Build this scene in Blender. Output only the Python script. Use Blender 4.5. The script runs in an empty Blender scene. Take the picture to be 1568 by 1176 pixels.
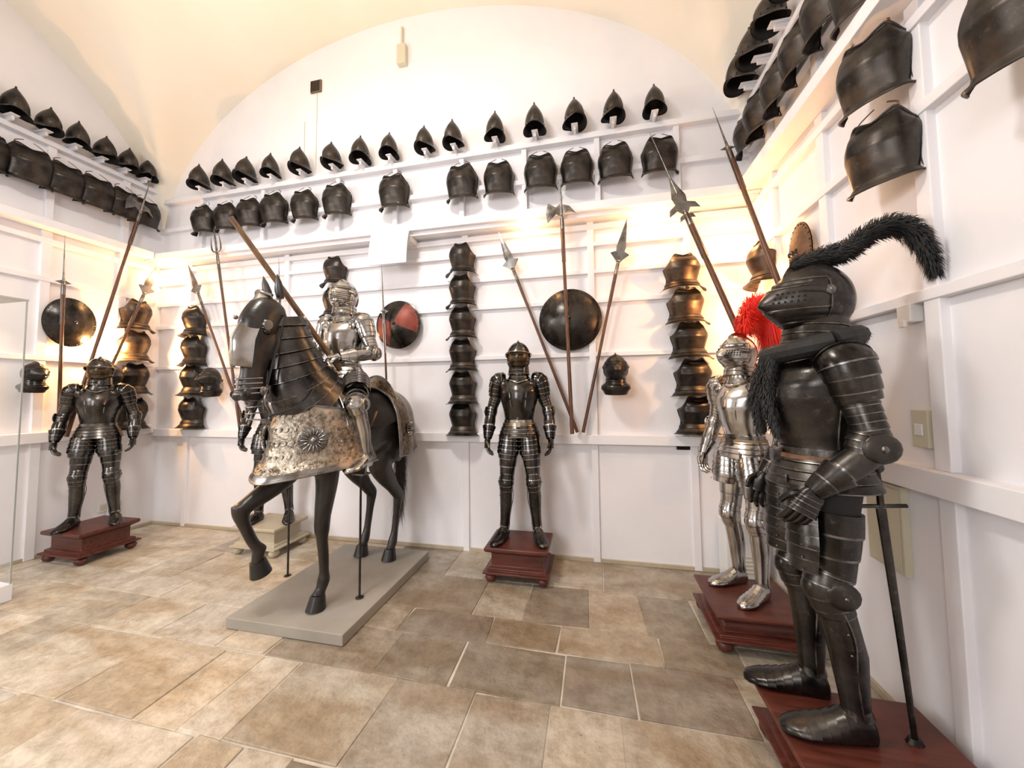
import bpy, bmesh, math, random
from mathutils import Vector, Matrix
V=Vector
random.seed(7)
PI=math.pi
scene=bpy.context.scene
scene.view_settings.view_transform='Standard'
scene.view_settings.look='None'
scene.view_settings.exposure=0.0

# ------------------------------------------------------------------ materials
def pmat(name,c1,c2=None,metal=0.0,rough=.5,rough2=None,scale=6,bump=0.0,bscale=60,lo=.35,hi=.65,stretch=None,attr=None,fine=None,wear=None):
    m=bpy.data.materials.new(name); m.use_nodes=True
    nt=m.node_tree; N=nt.nodes; L=nt.links
    b=N['Principled BSDF']
    b.inputs['Metallic'].default_value=metal
    b.inputs['Roughness'].default_value=rough
    b.inputs['Base Color'].default_value=(*c1,1)
    tc=N.new('ShaderNodeTexCoord')
    src=tc.outputs['Object']
    if stretch:
        mp=N.new('ShaderNodeMapping'); mp.inputs['Scale'].default_value=stretch
        L.new(src,mp.inputs['Vector']); src=mp.outputs['Vector']
    no=N.new('ShaderNodeTexNoise'); no.inputs['Scale'].default_value=scale; no.inputs['Detail'].default_value=6
    no.inputs['Roughness'].default_value=.6
    L.new(src,no.inputs['Vector'])
    def mixn(a,bb,f=1,mode='MULTIPLY',fac=None):
        mx=N.new('ShaderNodeMix'); mx.data_type='RGBA'; mx.blend_type=mode; mx.inputs[0].default_value=f
        if fac is not None: L.new(fac,mx.inputs[0])
        L.new(a,mx.inputs[6])
        if isinstance(bb,tuple): mx.inputs[7].default_value=(*bb,1)
        else: L.new(bb,mx.inputs[7])
        return mx.outputs[2]
    mul=mixn
    def ramp(fac,a,c_a,b_,c_b):
        r=N.new('ShaderNodeValToRGB'); r.color_ramp.elements[0].position=a; r.color_ramp.elements[1].position=b_
        r.color_ramp.elements[0].color=(*c_a,1); r.color_ramp.elements[1].color=(*c_b,1)
        L.new(fac,r.inputs['Fac']); return r.outputs['Color']
    if c2:
        out=ramp(no.outputs['Fac'],lo,c1,hi,c2)
        if attr:
            a=N.new('ShaderNodeAttribute'); a.attribute_name=attr
            out=mul(out,a.outputs['Color'])
        if fine:
            n3=N.new('ShaderNodeTexNoise'); n3.inputs['Scale'].default_value=fine; n3.inputs['Detail'].default_value=12; n3.inputs['Roughness'].default_value=.78
            L.new(src,n3.inputs['Vector'])
            out=mul(out,ramp(n3.outputs['Fac'],.36,(.64,.60,.55),.58,(1,1,1)),.95)
            mp2=N.new('ShaderNodeMapping'); mp2.inputs['Scale'].default_value=(.9,2.6,1); mp2.inputs['Rotation'].default_value=(0,0,.3)
            L.new(src,mp2.inputs['Vector'])
            n4=N.new('ShaderNodeTexNoise'); n4.inputs['Scale'].default_value=1.6; n4.inputs['Detail'].default_value=9; n4.inputs['Distortion'].default_value=.8
            L.new(mp2.outputs['Vector'],n4.inputs['Vector'])
            out=mul(out,ramp(n4.outputs['Fac'],.36,(.72,.62,.50),.58,(1,1,1)),.9)
            vo=N.new('ShaderNodeTexVoronoi'); vo.inputs['Scale'].default_value=42
            L.new(src,vo.inputs['Vector'])
            n5=N.new('ShaderNodeTexNoise'); n5.inputs['Scale'].default_value=5; L.new(src,n5.inputs['Vector'])
            ad=N.new('ShaderNodeMath'); ad.operation='ADD'; L.new(vo.outputs['Distance'],ad.inputs[0]); L.new(n5.outputs['Fac'],ad.inputs[1])
            out=mul(out,ramp(ad.outputs[0],.44,(.50,.44,.37),.52,(1,1,1)),.85)
        if wear:
            n6=N.new('ShaderNodeTexNoise'); n6.inputs['Scale'].default_value=26; n6.inputs['Detail'].default_value=9; n6.inputs['Roughness'].default_value=.75
            L.new(src,n6.inputs['Vector'])
            f6=ramp(n6.outputs['Fac'],.56,(0,0,0),.72,(1,1,1))
            out=mixn(out,wear,0,'MIX',f6)
        L.new(out,b.inputs['Base Color'])
    if rough2 is not None:
        mr=N.new('ShaderNodeMapRange'); mr.inputs[1].default_value=lo; mr.inputs[2].default_value=hi
        mr.inputs[3].default_value=rough; mr.inputs[4].default_value=rough2
        L.new(no.outputs['Fac'],mr.inputs[0]); L.new(mr.outputs[0],b.inputs['Roughness'])
    if bump:
        n2=N.new('ShaderNodeTexNoise'); n2.inputs['Scale'].default_value=bscale; n2.inputs['Detail'].default_value=5
        L.new(src,n2.inputs['Vector'])
        bp=N.new('ShaderNodeBump'); bp.inputs['Strength'].default_value=bump; bp.inputs['Distance'].default_value=.02
        L.new(n2.outputs['Fac'],bp.inputs['Height']); L.new(bp.outputs['Normal'],b.inputs['Normal'])
    return m
M_WALL=pmat('plaster_white',(.81,.795,.82),(.85,.835,.855),rough=.8,scale=2,bump=.08,bscale=12)
M_VAULT=pmat('plaster_cream',(.88,.80,.67),(.91,.87,.78),rough=.85,scale=.6,bump=.10,bscale=7)
M_TRIM=pmat('painted_wood_white',(.80,.79,.82),(.85,.84,.86),rough=.55,scale=3)
M_FLOOR=pmat('stone_tiles',(.80,.77,.73),(.98,.97,.95),rough=.30,rough2=.5,scale=2.2,bump=.6,bscale=16,lo=.32,hi=.7,attr='tile',fine=9)
M_GROUT=pmat('grout',(.46,.41,.34),(.64,.59,.51),rough=.9,scale=9)
S_BRIGHT=pmat('steel_polished',(.28,.27,.26),(.60,.58,.55),metal=1,rough=.13,rough2=.25,scale=5,lo=.3,hi=.7)
S_AGED=pmat('steel_aged',(.12,.115,.11),(.36,.345,.325),metal=1,rough=.20,rough2=.36,scale=8,lo=.3,hi=.7)
S_DARK=pmat('steel_dark',(.026,.024,.023),(.10,.094,.088),metal=.95,rough=.15,rough2=.3,scale=5,wear=(.17,.155,.14))
S_BLACK=pmat('steel_black',(.022,.020,.019),(.070,.064,.058),metal=.88,rough=.20,rough2=.40,scale=5,bump=.06,bscale=26,wear=(.13,.115,.10))
S_EDGE=pmat('steel_edge_highlight',(.07,.065,.06),(.24,.225,.21),metal=1,rough=.22,rough2=.36,scale=18)  # paler plate rims, edge highlights put into the colour
S_WALL=pmat('steel_wall_pieces',(.018,.016,.015),(.075,.064,.055),metal=.8,rough=.28,rough2=.46,scale=5,wear=(.11,.085,.065))
S_WALLB=pmat('steel_wall_lamp_warmed',(.05,.037,.028),(.15,.11,.08),metal=.85,rough=.33,rough2=.46,scale=6)  # browner copy of the wall steel, lamp glow put into its colour
S_ETCH=pmat('steel_etched',(.14,.115,.085),(.42,.37,.30),metal=1,rough=.26,rough2=.42,scale=26,lo=.36,hi=.62,bump=.35,bscale=45)
S_ETCHB=pmat('steel_etched_brown',(.09,.062,.04),(.30,.22,.145),metal=1,rough=.28,rough2=.42,scale=26,lo=.36,hi=.62,bump=.4,bscale=45)
S_BRONZE=pmat('steel_bronzed',(.06,.045,.03),(.20,.145,.09),metal=1,rough=.28,rough2=.42,scale=12)
M_BRASS=pmat('brass',(.30,.21,.10),(.42,.31,.16),metal=1,rough=.32,scale=20)
M_GAP=pmat('dark_lining',(.010,.008,.008),rough=.8)
M_LEATH=pmat('leather_brown',(.10,.045,.02),(.18,.085,.04),rough=.6,scale=30)
M_TAN=pmat('leather_tan',(.22,.125,.055),(.32,.19,.09),rough=.6,scale=30)
M_MAHO=pmat('mahogany',(.058,.013,.008),(.120,.029,.017),rough=.34,rough2=.44,scale=5,stretch=(1,8,8))
M_BEIGE=pmat('beige_painted_wood',(.42,.36,.26),(.50,.43,.32),rough=.55,scale=6)
M_PLAT=pmat('platform_paint',(.29,.265,.225),(.35,.32,.275),rough=.6,scale=3)
M_HORSE=pmat('horse_dark_wood',(.010,.008,.007),(.030,.023,.018),rough=.28,rough2=.45,scale=8,bump=.08,bscale=30)
M_HOOF=pmat('hoof',(.012,.011,.01),rough=.35)
M_WOOD=pmat('ash_shaft',(.065,.024,.011),(.14,.055,.025),rough=.4,scale=12,stretch=(6,6,1))
M_WOODL=pmat('oak_lance',(.07,.035,.016),(.19,.10,.04),rough=.42,scale=12,stretch=(6,6,1))
M_RED=pmat('red_plume',(.75,.01,.006),(.95,.04,.015),rough=.6)
M_BLKF=pmat('black_feather',(.006,.006,.006),(.02,.019,.018),rough=.7)
M_REDP=pmat('red_paint',(.17,.028,.018),(.27,.055,.03),metal=.2,rough=.45,scale=14)
M_WHITEP=pmat('white_plastic',(.78,.78,.76),rough=.4)
M_BEIGEP=pmat('beige_plastic',(.62,.58,.44),rough=.5)
M_VENT=pmat('vent_metal',(.16,.11,.06),rough=.6)
M_TAIL=pmat('horsehair',(.02,.012,.008),(.05,.03,.018),rough=.6)

# ------------------------------------------------------------------ mesh tools
class MB:
    def __init__(s): s.v=[]; s.f=[]; s.m=[]
    def loft(s,rings,mat=0,closed=True,cap0=False,cap1=False,mats=None):
        n=len(rings[0]); b0=len(s.v)
        for r in rings: s.v.extend([V(p) for p in r])
        for i in range(len(rings)-1):
            mi=mats[i] if mats else mat
            for j in range(n if closed else n-1):
                a=b0+i*n+j; b=b0+i*n+(j+1)%n
                s.f.append((a,b,b+n,a+n)); s.m.append(mi)
        if cap0: s.f.append(tuple(b0+j for j in range(n))[::-1]); s.m.append(mats[0] if mats else mat)
        if cap1:
            q=b0+(len(rings)-1)*n
            s.f.append(tuple(q+j for j in range(n))); s.m.append(mats[-1] if mats else mat)
    def box(s,x0,x1,y0,y1,z0,z1,mat=0):
        b=len(s.v)
        s.v+= [V(p) for p in ((x0,y0,z0),(x1,y0,z0),(x1,y1,z0),(x0,y1,z0),(x0,y0,z1),(x1,y0,z1),(x1,y1,z1),(x0,y1,z1))]
        for f in ((3,2,1,0),(4,5,6,7),(0,1,5,4),(1,2,6,5),(2,3,7,6),(3,0,4,7)):
            s.f.append(tuple(b+i for i in f)); s.m.append(mat)
    def ell(s,c,rx,ry,rz,M=None,n=18,m=12,mat=0,t0=0.0,t1=PI):
        rings=[]
        for i in range(m+1):
            th=t0+(t1-t0)*i/m
            th=min(max(th,.02),PI-.02)
            r=[]
            for j in range(n):
                a=2*PI*j/n
                p=V((rx*math.sin(th)*math.cos(a),ry*math.sin(th)*math.sin(a),rz*math.cos(th)))
                if M: p=M@p
                r.append(c+p)
            rings.append(r)
        s.loft(rings,mat,cap0=True,cap1=True)
    def poly(s,pts,th,mat=0,M=None):
        cx=sum(p[0] for p in pts)/len(pts); cz=sum(p[1] for p in pts)/len(pts)
        b=len(s.v); n=len(pts)
        P=[V((p[0],0,p[1])) for p in pts]+[V((cx,-th,cz)),V((cx,th,cz))]
        if M: P=[M@p for p in P]
        s.v+=P
        for i in range(n):
            j=(i+1)%n
            s.f.append((b+i,b+j,b+n)); s.m.append(mat)
            s.f.append((b+j,b+i,b+n+1)); s.m.append(mat)

def build(mb,name,mats,parent=None,loc=(0,0,0),rot=(0,0,0),sharp=38,smooth=True,recalc=True):
    me=bpy.data.meshes.new(name)
    me.from_pydata([tuple(v) for v in mb.v],[],mb.f)
    for m in mats: me.materials.append(m)
    me.polygons.foreach_set('material_index',mb.m)
    if recalc:
        bm=bmesh.new(); bm.from_mesh(me)
        bmesh.ops.recalc_face_normals(bm,faces=bm.faces)
        bm.to_mesh(me); bm.free()
    if smooth:
        me.polygons.foreach_set('use_smooth',[True]*len(me.polygons))
        me.set_sharp_from_angle(angle=math.radians(sharp))
    me.update()
    o=bpy.data.objects.new(name,me); scene.collection.objects.link(o)
    o.location=loc; o.rotation_euler=rot
    if parent: o.parent=parent
    return o
def empty(name,loc=(0,0,0),rotz=0,scale=1):
    e=bpy.data.objects.new(name,None); scene.collection.objects.link(e)
    e.location=loc; e.rotation_euler=(0,0,rotz); e.scale=(scale,)*3; e.empty_display_size=.1
    return e
def frame(t,hint):
    t=t.normalized(); w=hint-t*hint.dot(t)
    if w.length<.05:
        h=V((0,0,1)) if abs(t.z)<.9 else V((0,-1,0)); w=h-t*h.dot(t)
    w.normalize(); u=w.cross(t).normalized(); return u,w
def interp(prof,t):
    if t<=prof[0][0]: return prof[0][1:]
    for a,b in zip(prof,prof[1:]):
        if t<=b[0]:
            f=(t-a[0])/(b[0]-a[0]+1e-9)
            return tuple(x+(y-x)*f for x,y in zip(a[1:],b[1:]))
    return prof[-1][1:]
def path(pts):
    pts=[V(p) for p in pts]; n=len(pts)
    def f(t):
        t=min(max(t,0),1); s=t*(n-1); i=min(int(s),n-2); q=s-i
        p0=pts[max(i-1,0)];p1=pts[i];p2=pts[i+1];p3=pts[min(i+2,n-1)]
        if n==2: return p1.lerp(p2,q),(p2-p1)
        pos=.5*((2*p1)+(p2-p0)*q+(2*p0-5*p1+4*p2-p3)*q*q+(-p0+3*p1-3*p2+p3)*q**3)
        tan=.5*((p2-p0)+2*(2*p0-5*p1+4*p2-p3)*q+3*(-p0+3*p1-3*p2+p3)*q*q)
        return pos,tan
    return f
HF=V((0,-1,0))
def ring(c,u,w,ru,rv,n=20,arc=None,keel=0):
    out=[]
    for j in range(n):
        a=2*PI*j/n if arc is None else arc[0]+(arc[1]-arc[0])*j/(n-1)
        k=1+keel*max(0,math.sin(a))**10
        out.append(c+u*(ru*math.cos(a))+w*(rv*k*math.sin(a)))
    return out
def lames(mb,pts,prof,nl,flare=.006,hint=HF,n=20,mat=0,rim=1,cap0=True,cap1=True,arc=None,keel=0,rimw=.90):
    P=path(pts); rings=[];mats=[]
    for k in range(nl):
        for f,fl,mi in ((0,0,mat),(.5,.6,mat),(rimw,1,rim),(1,1.05,mat)):
            t=(k+f)/nl; pos,tan=P(t); r=interp(prof,t); u,w=frame(tan,hint)
            rings.append(ring(pos,u,w,r[0]+flare*fl,r[1]+flare*fl,n,arc,keel)); mats.append(mi)
    closed=arc is None
    mb.loft(rings,closed=closed,cap0=cap0 and closed,cap1=cap1 and closed,mats=mats)
def tube(mb,pts,prof,steps=10,hint=HF,n=16,mat=0,cap=True,keel=0):
    P=path(pts); rings=[]
    for k in range(steps+1):
        t=k/steps; pos,tan=P(t); r=interp(prof,t); u,w=frame(tan,hint)
        rings.append(ring(pos,u,w,r[0],r[1] if len(r)>1 else r[0],n,None,keel))
    mb.loft(rings,mat,cap0=cap,cap1=cap)
def rivet(mb,c,r=.004,mat=0): mb.ell(c,r,r,r,None,8,5,mat)

# ------------------------------------------------------------------ armour parts   mats: 0 main 1 rim 2 dark 3 secondary 4 belt
def hand(mb,W,a,nrm,s,b=1,curl=(18,42,66),mat=0):
    a=a.normalized(); nrm=(nrm-a*nrm.dot(a)).normalized(); s=(s-a*s.dot(a)); s=(s-nrm*s.dot(nrm)).normalized()
    rings=[]
    for t,w,h in ((0,.026,.02),(.2,.036,.022),(.6,.042,.021),(1,.041,.016)):
        c=W+a*(.088*t*b)
        rings.append([c+s*(w*b*math.cos(q))+nrm*(h*b*math.sin(q)) for q in [2*PI*j/14 for j in range(14)]])
    mb.loft(rings,mat,cap0=True,cap1=True)
    lames(mb,[W+a*.015*b-nrm*.004,W+a*.088*b-nrm*.005],[(0,.036*b,.022*b),(1,.043*b,.019*b)],4,.003,hint=nrm,n=14,mat=mat,rim=1)
    for i,L in enumerate((.066,.078,.072,.056)):
        p=W+a*.083*b+s*((1.5-i)*.0205*b); pts=[p]
        for k,fr in enumerate((.42,.32,.26)):
            g=math.radians(curl[k]+3*i); p=p+(a*math.cos(g)+nrm*math.sin(g))*(L*b*fr*1.1); pts.append(p)
        lames(mb,pts,[(0,.0105*b,.0105*b),(.6,.009*b,.009*b),(1,.006*b,.006*b)],5,.0012,hint=nrm,n=9,mat=mat,rim=mat)
    p=W+a*.03*b+s*.032*b
    lames(mb,[p,p+(a*.6+s*.6+nrm*.2)*.032*b,p+(a*1.3+s*.62+nrm*.6)*.042*b],[(0,.014*b,.013*b),(1,.008*b,.008*b)],4,.0012,hint=nrm,n=9,mat=mat,rim=mat)

def arm(mb,S,E,W,hd,side,b=1,palm=None,thumb=None,curl=(18,42,66)):
    out=V((side,0,0)); d=(E-S).normalized()
    tube(mb,[S+V((-side*.02,0,0)),E],[(0,.05*b,.052*b),(.5,.050*b,.05*b),(1,.04*b,.04*b)],6,mat=2)
    A=S+V((-side*.062*b,0,.028*b))
    lames(mb,[A,S+V((side*.012*b,-.004,.012*b)),S+d*.13*b+out*.004],[(0,.035*b,.050*b),(.2,.064*b,.082*b),(.5,.074*b,.085*b),(.8,.064*b,.070*b),(1,.056*b,.058*b)],7,.005*b,n=24)
    c=S+V((-side*.05*b,-.075*b,-.015*b)); mb.ell(c,.042*b,.016*b,.048*b,None,18,8,0); mb.ell(c+V((0,-.014*b,0)),.012*b,.01*b,.012*b,None,10,6,3)
    lames(mb,[S+d*.12*b,E-d*.03],[(0,.052*b,.054*b),(1,.045*b,.047*b)],5,.003*b)
    mb.ell(E,.05*b,.055*b,.06*b,None,18,12,0)
    lames(mb,[E-d*.055*b,E+ (W-E).normalized()*.055*b],[(0,.044*b,.044*b),(.5,.05*b,.055*b),(1,.043*b,.043*b)],4,.004*b)
    mb.ell(E+out*.042*b+V((0,-.01,0)),.016*b,.055*b,.05*b,None,20,8,0)
    mb.ell(E+out*.056*b+V((0,-.01,0)),.008*b,.012*b,.012*b,None,12,6,1)
    f=(W-E).normalized(); L=(W-E).length
    lames(mb,[E+f*.04,W],[(0,.046*b,.046*b),(.3,.05*b,.049*b),(.75,.038*b,.038*b),(1,.034*b,.032*b)],2,.002)
    lames(mb,[W+f*.01,W-f*.10*b],[(0,.035*b,.032*b),(.5,.045*b,.043*b),(1,.058*b,.056*b)],2,.003,cap0=False)
    hand(mb,W,hd,palm or V((-side,0,0)),thumb or V((0,-1,0)),b*1.05,curl)

def leg(mb,Hp,K,A,fd,side,b=1):
    out=V((side,0,0)); d=(K-Hp).normalized(); g=(A-K).normalized()
    tube(mb,[Hp+V((0,0,.03)),K],[(0,.088*b,.09*b),(1,.05*b,.05*b)],6,mat=2)
    hint=V((0,-1,0)) if abs(d.y)<.7 else V((0,0,1))
    lames(mb,[Hp+d*.09*b,K-d*.04*b],[(0,.086*b,.088*b),(.35,.080*b,.085*b),(1,.058*b,.064*b)],3,.004*b,hint=hint,n=22)
    kk=K+(hint*.012*b)
    lames(mb,[K-d*.085*b,kk,K+g*.085*b],[(0,.060*b,.064*b),(.35,.062*b,.068*b),(.5,.064*b,.074*b),(.65,.060*b,.066*b),(1,.052*b,.054*b)],5,.005*b,hint=hint,n=22)
    mb.ell(kk+hint*.045*b,.042*b,.034*b,.045*b,None,16,10,0)
    mb.ell(K+out*.060*b+V((0,.01,0)),.012*b,.052*b,.048*b,None,20,8,0)
    rivet(mb,K+out*.074*b+V((0,.01,0)),.007*b,1)
    Lg=(A-K).length
    back=-fd.normalized()
    P=[K+g*.06*b,K+g*Lg*.35+back*.016*b,K+g*Lg*.7+back*.004,A]
    lames(mb,P,[(0,.054*b,.056*b),(.3,.059*b,.064*b),(.6,.048*b,.050*b),(.9,.035*b,.040*b),(1,.040*b,.046*b)],1,.003*b,hint=fd,n=22)
    # side seam with hinges on the greave
    for sg in (-1,1):
        tube(mb,[p+out*sg*r*b for p,r in zip(P,(.056,.059,.044,.042))],[(0,.003,.003),(1,.003,.003)],10,n=6,mat=1,hint=fd)
    for k in range(4): rivet(mb,K+g*(Lg*(.3+.17*k))+out*.052*b*(1.08-.12*k),.005*b,1)
    f=V((fd.x,fd.y,0)).normalized()
    u=V((f.y,-f.x,0))
    gz=A.z-.085*b
    prof=[(-.055,.012,.045),(-.045,.030,.075),(-.015,.040,.105),(.02,.043,.115),(.05,.045,.098),(.052,.049,.102),(.08,.049,.080),(.082,.052,.084),(.11,.053,.066),(.112,.056,.070),(.14,.056,.056),(.142,.058,.060),(.17,.056,.048),(.172,.058,.051),(.20,.050,.042),(.23,.036,.034),(.245,.012,.02)]
    rings=[]
    for s_,w,h in prof:
        c=V((A.x,A.y,gz))+f*s_*b; r=[]
        for j in range(16):
            a=2*PI*j/16; z=max(0,h*b*(.42+.58*math.sin(a)))
            r.append(c+u*(w*b*math.cos(a))+V((0,0,z)))
        rings.append(r)
    mb.loft(rings,0,cap0=True,cap1=True,mats=[1 if i in (4,6,8,10,12) else 0 for i in range(len(rings)-1)])

def torso(mb,P,N,b=1,bulk=1,belt=None):
    ax=(N-P); up=ax.normalized(); u,w=frame(up,HF)
    Wst=P+ax*.20
    prof=[(0,.135,.105,.10),(.06,.128,.105,.095),(.25,.142,.135,.10),(.5,.168,.158,.115),(.68,.176,.150,.122),(.82,.165,.122,.118),(.92,.125,.098,.10),(1,.078,.078,.078)]
    rings=[]
    m=22; A=N-Wst
    for k in range(m+1):
        t=k/m; rx,rf,rb=interp(prof,t); rx*=b; rf*=b*bulk; rb*=b*bulk
        c=Wst+A*t; r=[]
        for j in range(40):
            a=2*PI*j/40; s_=math.sin(a)
            ry=rf if s_>0 else rb
            kk=1+.10*max(0,s_)**14*(1 if .05<t<.85 else 0)
            r.append(c+u*(rx*math.cos(a))+w*(ry*kk*s_))
        rings.append(r)
    mb.loft(rings,0,cap0=True,cap1=True)
    # side seam straps between breast and back plates
    for sx in (-1,1):
        tube(mb,[Wst+A*t+u*(sx*(interp(prof,t)[0]*b+.002)) for t in (.05,.25,.45,.6,.72)],[(0,.003,.005),(1,.003,.005)],10,n=6,mat=1)
    lames(mb,[Wst-up*.012*b,Wst+up*.018*b],[(0,.140*b,.112*b*bulk),(1,.134*b,.112*b*bulk)],1,.003,n=32,mat=1,rim=1)
    lames(mb,[N-up*.03*b,N+up*.075*b],[(0,.105*b,.10*b),(.4,.085*b,.085*b),(1,.072*b,.075*b)],4,.003,n=26)
    lames(mb,[Wst,P-up*.03*b],[(0,.134*b,.108*b*bulk),(.35,.155*b,.128*b*bulk),(1,.185*b,.152*b*bulk)],4,.007*b,n=32)
    for sx in (-.075,-.04,.04,.075):
        pts=[]
        for t in (.12,.3,.5,.68):
            rx,rf,rb=interp(prof,t); c=Wst+A*t; x=sx*(.6+.6*t)
            y=rf*b*bulk*math.sqrt(max(0,1-(x/rx)**2)); pts.append(c+u*x*b+w*(y+.0005))
        tube(mb,pts,[(0,.002,.002),(.5,.004,.003),(1,.002,.002)],8,n=6,mat=1)
    t=.86; rx,rf,rb=interp(prof,t); c=Wst+A*t
    tube(mb,[c+u*(rx*b*math.cos(q)*.72)+w*(rf*b*bulk*math.sin(q)*1.03)+up*(.03*abs(math.cos(q))) for q in [PI*(.12+.76*i/8) for i in range(9)]],[(0,.006),(1,.006)],16,n=8,mat=1)
    if belt is not None:
        lames(mb,[Wst-up*.030*b,Wst-up*.008*b],[(0,.150*b,.125*b*bulk),(1,.146*b,.121*b*bulk)],1,.001,n=32,mat=belt,rim=belt)
        mb.box(-.02,.02,Wst.y-.145*b*bulk,Wst.y-.115*b*bulk,Wst.z-.040*b,Wst.z+.003,1)
def tassets(mb,P,b=1,bulk=1,L=.20,nl=5):
    for s in (-1,1):
        c0=P+V((s*.085*b,-.055*b*bulk,-.02*b)); c1=P+V((s*.105*b,-.065*b*bulk,-(L+.02)*b))
        lames(mb,[c0,c1],[(0,.085*b,.085*b),(.7,.095*b,.085*b),(1,.072*b,.078*b)],nl,.006*b,n=14,arc=(math.radians(20 if s>0 else 5),math.radians(175 if s>0 else 160)))
        for k in range(nl):
            q=c0.lerp(c1,(k+.6)/nl)
            for a in (50,130): rivet(mb,q+V((.095*b*math.cos(math.radians(a)),-.092*b*math.sin(math.radians(a)),0)),.004*b,1)
        mb.ell(c0+V((0,-.088*b,.012)),.008*b,.004*b,.03*b,None,8,6,3)

def helmet(mb,c,R,style='close',crest=1.0):
    nu,nv=72,60
    def hpos(th,a,ex=1.0):
        d=V((math.sin(th)*math.cos(a),math.sin(th)*math.sin(a),math.cos(th)))
        p=V((d.x*.82*R,d.y*1.02*R,max(d.z,-.86)*1.06*R))
        fr=max(0,-d.y)
        if style=='close':
            tent=max(0,1-abs(d.z+.12)/(.60 if d.z>-.12 else .50))
            tent=tent*.75+.25*math.sin(tent*PI/2)
            g=(.45*fr**5+.55*fr**2)*tent
            p.y-=R*.44*g; p.x*=(1-.30*g)
            if fr>.10 and -.30<d.z<.46: p=p*1.05
            elif fr>.02 and d.z<=-.30: p=p*1.01; p.y-=R*.12*fr
            if .30<d.z<.38 and fr>.42: p=p*.955
            if d.z<-.45: p.x*=.95
        elif style=='armet':
            g=fr**3*math.exp(-((d.z+.05)/.5)**2); p.y-=R*.28*g; p.x*=(1-.2*g)
            if fr>.12 and -.5<d.z<.45: p=p*1.04
            if fr>.35 and -.45<d.z<.2: p=p*(1+.018*math.sin(d.z*60))
        elif style=='burgonet':
            if fr>.30 and -.75<d.z<.22: p=p*.95
            if fr>.15 and d.z<-.35: p=p*1.06; p.y-=R*.10*fr
        if d.z>-.3:
            k=max(0,1-abs(d.x)/.13)*max(0,min(1,(d.z+.3)/.6))*(1 if d.y>-.55 else max(0,1-(-.55-d.y)/.25))
            p+=d*R*.15*k*crest
        return c+p*ex
    rings=[[hpos(PI*(i+.15)/(nv+.9),2*PI*j/nu) for j in range(nu)] for i in range(nv+1)]
    b0=len(mb.f)
    mb.loft(rings,0,cap0=True,cap1=True)
    k=b0
    for i in range(nv):
        th=PI*(i+.65)/(nv+.9)
        for j in range(nu):
            a=2*PI*(j+.5)/nu; z=math.cos(th); fy=-math.sin(th)*math.sin(a); fx=math.sin(th)*math.cos(a)
            if style=='close' and .30<z<.37 and fy>.42 and abs(fx)>.05: mb.m[k]=2
            if style=='armet' and .29<z<.345 and fy>.45 and abs(fx)>.06: mb.m[k]=2
            if style=='burgonet' and fy>.32 and -.62<z<.2: mb.m[k]=3
            if style=='burgonet' and fy>.6 and .02<z<.10 and .1<abs(fx)<.6: mb.m[k]=2
            k+=1
    if style in('close','armet'):
        # plate edges : visor top, visor bottom, bevor rim
        for z,a0,a1,mt in ((.45,-172,-8,1),(.27,-150,-30,1),(-.29,-176,-4,1),(-.62,-178,-2,1)):
            th=math.acos(z)
            tube(mb,[hpos(th,math.radians(a0+(a1-a0)*i/18),1.006) for i in range(19)],[(0,.003,.003),(1,.003,.003)],36,n=6,mat=mt,hint=V((0,0,1)))
        for s in (-1,1):
            tube(mb,[hpos(math.acos(z),math.radians(-90+s*84),1.006) for z in (.45,.25,0,-.29,-.5,-.7)],[(0,.003,.003),(1,.003,.003)],14,n=6,mat=1)
    for s in (-1,1):
        mb.ell(c+V((s*.84*R,-.02,.12*R)),.009,.022,.022,None,16,6,1)
        mb.ell(c+V((s*.84*R,-.02,.12*R)),.014,.009,.009,None,12,6,1)
        if style!='burgonet':
            tube(mb,[c+V((s*.86*R,-.02,.12*R)),c+V((s*.82*R,-.38*R,.16*R)),c+V((s*.68*R,-.74*R,.20*R))],[(0,.005,.015),(1,.003,.010)],8,n=8,mat=0,hint=V((0,0,1)))
    if style=='close':
        for s in (-1,1):
            for q in range(6):
                for w_ in range(3):
                    if s<0 and w_>0: continue
                    p=hpos(math.acos(.12-.11*w_),math.radians(-90+s*(26+6*q)),1.0)
                    mb.ell(p,.005,.005,.005,None,8,5,2)
    if style=='burgonet':
        rs=[]
        for k in range(7):
            e=k/6; row=[]
            for j in range(25):
                a=math.radians(-20+220*j/24); ex=max(0,math.sin(a))
                rr=R*(1.0+.5*e*(.25+.75*ex**3))
                row.append(c+V((.82*rr*math.cos(a),-rr*math.sin(a),R*(.26-.10*e+.07*ex*e*1.5))))
            rs.append(row)
        mb.loft(rs,0,closed=False)
        tube(mb,rs[-1],[(0,.004),(1,.004)],30,n=8,mat=1)
    lames(mb,[c+V((0,.01,-.55*R)),c+V((0,.0,-1.25*R))],[(0,.66*R,.76*R),(1,.74*R,.80*R)],3,.004,n=26)

def plume(mb,pts,spread,n,L,mat=0,droop=.5,width=.002,seed=1):
    rnd=random.Random(seed); P=path(pts)
    for i in range(n):
        t=rnd.random(); pos,tan=P(t); tan.normalize()
        d=V((rnd.gauss(0,1),rnd.gauss(0,1),rnd.gauss(0,1)))
        d=(d-tan*d.dot(tan)*.7).normalized()
        sc=spread*(math.sin(PI*min(1,t*.85+.12)))**.5
        a=pos+d*rnd.random()*.1*sc
        b_=a+(d*.75+tan*.55)*sc*rnd.uniform(.5,1)
        c_=b_+(tan*.4+V((0,0,-droop))+d*.3)*L*rnd.uniform(.4,1)
        s=tan.cross(d).normalized()*width
        k=len(mb.v); mb.v+=[a-s,a+s,b_+s*1.2,b_-s*1.2,c_]
        mb.f+=[(k,k+1,k+2,k+3),(k+3,k+2,k+4)]; mb.m+=[mat,mat]

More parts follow.
